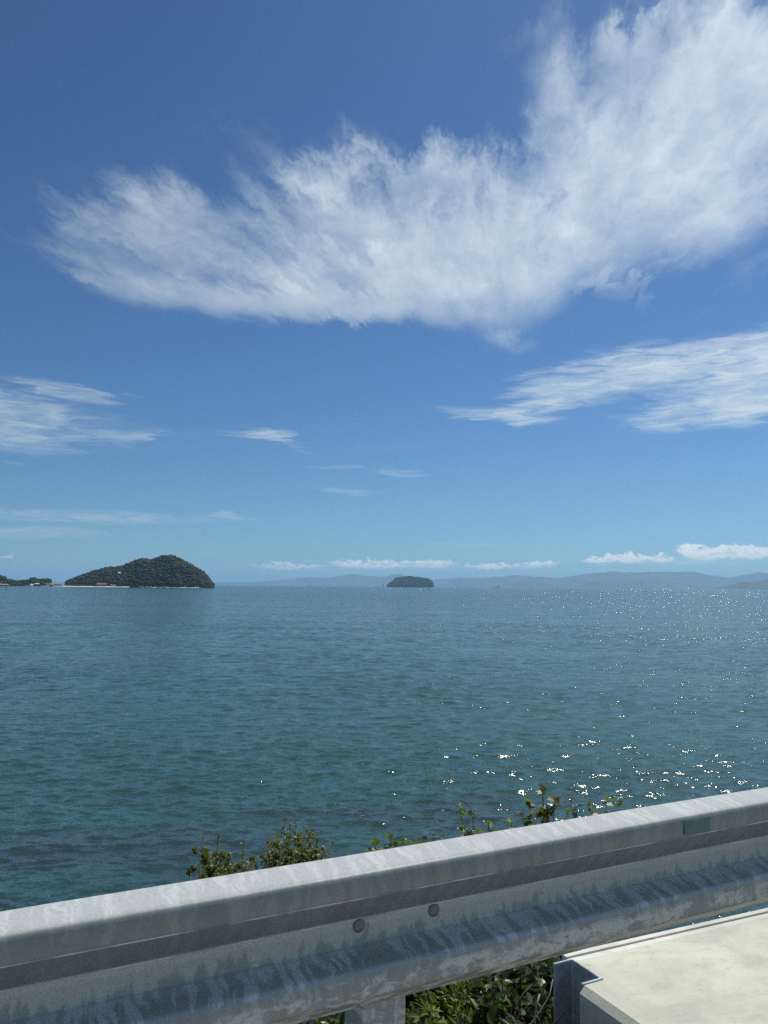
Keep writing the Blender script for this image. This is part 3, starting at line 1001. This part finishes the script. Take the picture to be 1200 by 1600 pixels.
# --- steel pile at its corner
pile = empty('steel_pile')
tag(pile, 'dark steel channel pile let into the corner of the concrete platform', 'pile')
in_frame(pile)
b = MB()
b.prism([(2.005, 2.543), (2.088, 2.543), (2.0905, 2.541), (2.0925, 2.538), (2.0925, 2.391), (2.0905, 2.387), (2.088, 2.385), (2.003, 2.385), (2.003, 2.3755), (2.1015, 2.3755), (2.1015, 2.529), (2.0905, 2.5325 + .02), (2.005, 2.552)], -2.6, .004)
o = b.build('channel', M_pile, pile)
bevel(o, .0015, 1, 50)


# ------------------------------------------------------------------ shrubs
def leaf_mesh(kind, seed=0):
    rr = random.Random(seed)
    if kind == 'oval':
        V = [(0, 0, 0), (.28, .30, .05), (.34, .60, .06), (.20, .88, .03), (0, 1, -.03), (-.20, .88, .03), (-.34, .60, .06), (-.28, .30, .05), (0, .35, -.02), (0, .7, -.03)]
        F = [(0, 1, 8), (1, 2, 9, 8), (2, 3, 9), (3, 4, 9), (0, 8, 7), (7, 8, 9, 6), (6, 9, 5), (5, 9, 4)]
    elif kind == 'lance':
        V = [(0, 0, 0), (.14, .25, .03), (.17, .5, .04), (.10, .8, 0), (0, 1, -.08), (-.10, .8, 0), (-.17, .5, .04), (-.14, .25, .03), (0, .3, -.01), (0, .65, -.03)]
        F = [(0, 1, 8), (1, 2, 9, 8), (2, 3, 9), (3, 4, 9), (0, 8, 7), (7, 8, 9, 6), (6, 9, 5), (5, 9, 4)]
    else:                      # lobed
        ring = [(0, 0), (.20, .02), (.52, .18), (.34, .34), (.60, .62), (.28, .62), (.10, .72), (0, 1.0), (-.10, .72), (-.28, .62), (-.60, .62), (-.34, .34), (-.52, .18), (-.20, .02)]
        V = [(x, y, .12 * abs(x) - .10 * y * y) for x, y in ring] + [(0, .4, -.03)]
        c = len(ring)
        F = [(i, (i + 1) % c, c) for i in range(c)]
    return mesh('leaf', V, F)


M_small = foliage_mat('small_olive_leaf', (.085, .105, .036), (.155, .170, .065), (.30, .27, .13), .42, .35)
M_fig = foliage_mat('lobed_leaf', (.070, .100, .024), (.14, .17, .040), (.28, .26, .07), .45, .4)
M_yel = foliage_mat('yellow_green_leaf', (.09, .13, .025), (.15, .19, .035), (.24, .25, .06), .45, .4)
M_dark = foliage_mat('dark_green_leaf', (.025, .050, .016), (.055, .090, .028), (.11, .14, .05), .30, .35)
for m_ in (M_small, M_fig, M_yel, M_dark):
    pass
LEAF = {}
for kd in ('oval', 'lance', 'lobed'):
    for mt in (M_small, M_fig, M_yel, M_dark):
        me = leaf_mesh(kd)
        me.materials.append(mt)
        LEAF[(kd, mt.name)] = me


def leaf_matrix(p, d, size, rr, roll=None):
    d = Vector(d).normalized()
    q = d.to_track_quat('Y', 'Z')
    return Matrix.Translation(p) @ q.to_matrix().to_4x4() @ Matrix.Rotation(rr.uniform(-.9, .9) if roll is None else roll, 4, 'Y') @ Matrix.Diagonal((size * rr.uniform(.8, 1.15), size, size, 1))


def wobble(a, b, n, amp, rr):
    pts = []
    off = Vector((0, 0, 0))
    for i in range(n + 1):
        t = i / n
        off += Vector((rr.gauss(0, amp), rr.gauss(0, amp), rr.gauss(0, amp * .4)))
        pts.append(a.lerp(b, t) + off * t * (1 - t) * 2.2 + Vector((0, 0, .12 * (b - a).length * math.sin(math.pi * t) * .25)))
    return pts


def leafy_twigs(root, twigs, leaf_kind, mat, size, per, stemr, rr, upto=.55, singles=0, twig_mat=None, spread=.9):
    """twigs: list of point lists (world). builds stems as parts, leaves as single parts (up to `singles`) and the rest as one stuff part"""
    V, F = [], []
    base = LEAF[(leaf_kind, mat.name)]
    bv = [v.co.copy() for v in base.vertices]
    bf = [tuple(p.vertices) for p in base.polygons]
    items = []
    for pts in twigs:
        L = len(pts) - 1
        for i in range(per):
            t = 1 - rr.random() ** 1.3 * upto
            k = min(L - 1, int(t * L))
            p = pts[k].lerp(pts[k + 1], t * L - k)
            ax = (pts[k + 1] - pts[k]).normalized()
            side = Vector((rr.gauss(0, 1), rr.gauss(0, 1), rr.gauss(0, .6))).normalized()
            d = (ax * rr.uniform(.1, .8) + side * spread).normalized()
            sz = size * rr.uniform(.6, 1.25)
            lp = p + side * stemr + d * sz
            if lp.dot(RD_) > 1.80 and lp.dot(RN_) < 2.63 or lp.dot(RN_) < 1.78:
                continue                      # nothing grows through the platform or the road
            items.append(leaf_matrix(p + side * stemr, d, sz, rr))
    items.sort(key=lambda m: (m.translation - cam.matrix_world.translation).length)
    for m in items[:singles]:
        o = bpy.data.objects.new('leaf', base)
        o.matrix_world = m
        link(o, root)
        o.matrix_parent_inverse = Matrix.Translation(-root.location)
    for m in items[singles:]:
        b0 = len(V)
        V += [m @ v - root.location for v in bv]
        F += [tuple(b0 + i for i in f) for f in bf]
    if V:
        o = obj('foliage', mesh('foliage', V, F), mat, root)
        o['kind'] = 'stuff'
    for pts in twigs:
        b = MB()
        n = len(pts)
        b.tube([p - root.location for p in pts], [stemr * (1.6 - 1.2 * i / (n - 1)) for i in range(n)], 5)
        b.build('stem', twig_mat or M_bark, root, True)


def grow(base, tips, rr, side=0, side_len=.2, amp=.02, n=7, low=.4):
    tw = []
    for tp in tips:
        pts = wobble(base + Vector((rr.gauss(0, .05), rr.gauss(0, .05), 0)), tp, n, amp, rr)
        tw.append(pts)
        for _ in range(side):
            k = rr.randrange(max(1, int(n * low)), n)
            d = (pts[k + 1 if k < n else k] - pts[k - 1]).normalized() + Vector((rr.gauss(0, .6), rr.gauss(0, .6), rr.gauss(.1, .4)))
            e = pts[k] + d.normalized() * side_len * rr.uniform(.5, 1.1)
            if e.z > tp.z:
                e.z = tp.z - rr.uniform(0, .05)
            tw.append(wobble(pts[k], e, 3, amp * .5, rr))
    return tw


def ground_at(x, y):
    p = Vector((x, y, 0))
    return bank_z(p.dot(RD_), p.dot(RN_))


def shrub(name, label, tips, base, leaf, mat, size, per, stemr, seed, side=3, side_len=.2, upto=.55, singles=0, amp=.02, cat='shrub', jitter_y=.25, twig_mat=None, spread=.9, low=.4, n=7):
    rr = random.Random(seed)
    bx, by = base
    r = empty(name, (bx, by, ground_at(bx, by) - .05))
    tag(r, label, cat)
    tp = [Vector((x, y + rr.uniform(-jitter_y, jitter_y), z)) for x, y, z in tips]
    tw = grow(Vector(r.location), tp, rr, side, side_len, amp, n, low)
    leafy_twigs(r, tw, leaf, mat, size, per, stemr, rr, upto, singles, twig_mat, spread)
    return r


# the two small-leaved bushes seen over the rail
rr0 = random.Random(2)
t1 = [(-1.087, -.113), (-1.005, -.19), (-.904, -.209), (-.823, -.247), (-1.142, -.268), (-1.05, -.22), (-.95, -.24), (-.87, -.25), (-1.11, -.20), (-.98, -.28), (-.90, -.30), (-1.07, -.30), (-.83, -.33)]
t1 += [(x + rr0.uniform(-.06, .06), z - rr0.uniform(-.01, .12)) for x, z in t1 for _ in range(5)]
shrub('small_leaved_shrub', 'dense olive green bush rising behind the rail, left of the taller loose bush', [(x, 5.0, z) for x, z in t1], (-.98, 5.1), 'oval', M_small, .021, 55, .0018, 11, 7, .13, .22, low=.75, n=11)
t2 = [(-.685, -.133), (-.754, -.194), (-.61, -.092), (-.526, -.132), (-.452, -.07), (-.358, -.211), (-.232, -.25), (-.566, -.212), (-.399, -.251), (-.484, -.172), (-.47, -.10), (-.50, -.16), (-.62, -.15), (-.70, -.22), (-.30, -.27), (-.55, -.28), (-.43, -.28)]
t2 += [(x + rr0.uniform(-.06, .06), z - rr0.uniform(-.01, .13)) for x, z in t2 for _ in range(4)]
shrub('small_leaved_shrub', 'taller loose olive bush with upright twigs behind the rail, right of the dense one', [(x, 5.2, z) for x, z in t2], (-.5, 5.3), 'oval', M_small, .021, 45, .0018, 12, 6, .12, .22, low=.75, n=11)
# sprigs with lobed leaves
shrub('young_fig_tree', 'tallest leafy sprig above the rail with lobed green leaves', [(.837, 4.2, .45), (.792, 4.2, .34), (.927, 4.2, .36), (.86, 4.2, .40), (.97, 4.2, .31), (.75, 4.2, .27), (.82, 4.2, .28), (.80, 4.2, .22), (.90, 4.2, .22)], (.85, 4.3), 'lobed', M_fig, .042, 15, .004, 21, 4, .12, .24, 300, .015, 'shrub', .1)
shrub('young_fig_tree', 'low spreading sprig with yellowing lobed leaves, left of the tallest sprig', [(.487, 4.2, .282), (.554, 4.2, .266), (.673, 4.2, .283), (.419, 4.2, .288), (.60, 4.2, .22), (.52, 4.2, .20), (.70, 4.2, .20)], (.66, 4.3), 'lobed', M_yel, .040, 9, .004, 22, 3, .11, .15, 300, .015, 'shrub', .1, M_bark)
shrub('young_fig_tree', 'lone leafy twig just above the rail, right of the tallest sprig', [(1.273, 4.4, .283), (1.184, 4.4, .258), (1.333, 4.4, .287), (1.02, 4.4, .36)], (1.2, 4.5), 'lobed', M_fig, .040, 10, .004, 23, 2, .10, .14, 300, .012, 'shrub', .1, M_dead)
shrub('young_fig_tree', 'yellow green sprig barely showing over the middle of the rail', [(-.04, 4.6, -.008), (.052, 4.6, .022), (.163, 4.6, .04), (.311, 4.6, .024), (.11, 4.6, .06), (.02, 4.6, -.04), (-.12, 4.6, -.05), (-.18, 4.6, -.09), (.22, 4.6, .02), (.26, 4.6, .0), (.08, 4.6, -.02), (-.07, 4.6, -.06), (.36, 4.6, .02)], (.12, 4.7), 'lobed', M_yel, .038, 12, .004, 24, 3, .12, .16, 300, .012, 'shrub', .1)

# undergrowth seen below the rail, left of the pile
def fill(n, x0, x1, y0, y1, zf, seed):
    rr = random.Random(seed)
    return [(lambda x, y: (x, y, zf(x, y) + rr.uniform(-.25, .02)))(rr.uniform(x0, x1), rr.uniform(y0, y1)) for _ in range(n)]


ztop = lambda x, y: CAMZ - .49 * y - .02 + .05 * x
shrub('broad_leaved_shrub', 'dark green leafy shrub under the rail right beside the steel pile', fill(46, .42, .70, 2.95, 3.7, lambda x, y: .02 - .30 * (y - 3.0), 31), (.6, 3.6), 'oval', M_dark, .046, 26, .004, 31, 4, .16, .6, 280, .03, 'shrub', .05)
shrub('feathery_shrub', 'bright yellow green feathery shrub under the rail between post and pile', fill(50, .14, .52, 2.9, 3.5, lambda x, y: -.05 - .30 * (y - 3.0), 32), (.36, 3.4), 'lance', M_yel, .046, 26, .003, 32, 4, .14, .6, 280, .03, 'shrub', .05)
shrub('broad_leaved_shrub', 'dark shrub with pale twigs under the rail just right of the post', fill(42, -.3, .24, 2.95, 3.7, lambda x, y: -.10 - .30 * (y - 3.0), 33), (.02, 3.5), 'lance', M_dark, .050, 26, .004, 33, 4, .16, .6, 280, .03, 'shrub', .05)
shrub('broad_leaved_shrub', 'low green shrub behind the far edge of the concrete platform', fill(22, .9, 1.6, 3.75, 4.4, lambda x, y: -.12 - .30 * (y - 3.7) - .10 * (x - .9), 34), (1.2, 4.2), 'oval', M_dark, .045, 22, .003, 34, 2, .14, .6, 200, .03, 'shrub', .05)
shrub('broad_leaved_shrub', 'shaded shrub behind the rail left of the post', fill(34, -.95, -.25, 2.8, 3.6, lambda x, y: -.25 - .30 * (y - 3.0), 35), (-.5, 3.4), 'oval', M_dark, .050, 24, .004, 35, 2, .16, .6, 150, .03, 'shrub', .05)

shrub('broad_leaved_shrub', 'deep shaded thicket farthest back in the undergrowth below the rail', fill(60, -.5, 1.0, 3.8, 4.4, lambda x, y: -.16 - .15 * (y - 3.8), 36), (.3, 4.2), 'oval', M_dark, .055, 30, .003, 36, 4, .2, .7, 120, .03, 'shrub', .05)

# dry stalks among them
rr = random.Random(77)
for k_, (a, b_) in enumerate((((.42, 3.02, -.35), (.66, 3.1, -.02)), ((.44, 2.98, -.10), (.62, 2.99, -.27)), ((.14, 3.0, -.35), (.24, 3.06, -.15)), ((.20, 2.98, -.12), (.27, 3.0, -.36)), ((.60, 3.05, -.05), (.52, 3.0, -.25)))):
    p0, p1 = Vector(a), Vector(b_)
    e = empty('dry_stalk', p0)
    tag(e, ('long pale dry stalk rising towards the top of the steel pile', 'thin pale dry stalk slanting down towards the steel pile', 'short pale dry stalk rising just right of the rail post',
            'short pale dry stalk slanting down right of the rail post', 'small pale dry twig in the dark leaves left of the steel pile')[k_], 'twig', 'dry stalks in the undergrowth')
    pts = wobble(p0, p1, 6, .012, rr)
    MB().tube([p - p0 for p in pts], [.0035 - .0003 * i for i in range(7)], 5).build('stalk', M_dead, e, True)

# ground cover over the bank
rr = random.Random(5)
base = leaf_mesh('oval')
bv = [v.co.copy() for v in base.vertices]
bf = [tuple(p.vertices) for p in base.polygons]
V, F = [], []
for i in range(9000):
    s, t = rr.uniform(-4, 6), rr.uniform(1.85, 8.0) ** 1.0
    if s > 1.95 and t < 2.62:
        continue
    p = st(s, t, bank_z(s, t) + rr.uniform(0, .22))
    m = leaf_matrix(p, (rr.gauss(0, 1), rr.gauss(0, 1), rr.gauss(.5, .5)), rr.uniform(.05, .11), rr)
    b0 = len(V)
    V += [m @ v for v in bv]
    F += [tuple(b0 + k for k in f) for f in bf]
tag(obj('ground_cover', mesh('ground_cover', V, F), M_dark), 'dark green leaves covering the bank below the road', 'ground cover', kind='stuff')

# ------------------------------------------------------------------ haze
hz = MB().box(-62000, 62000, -61000, 62000, -12, 500).build('haze', None)
m = bpy.data.materials.new('haze')
m.use_nodes = True
n = NT(m.node_tree)
pv = n.node('ShaderNodeVolumePrincipled')
pv.inputs['Color'].default_value = (.42, .70, 1.0, 1)
pv.inputs['Density'].default_value = 5.6e-5
pv.inputs['Anisotropy'].default_value = .2
oo = n.node('ShaderNodeOutputMaterial')
n.put(oo.inputs['Volume'], pv.outputs[0])
m.cycles.volume_sampling = 'DISTANCE'
hz.data.materials.append(m)
tag(hz, kind='stuff')
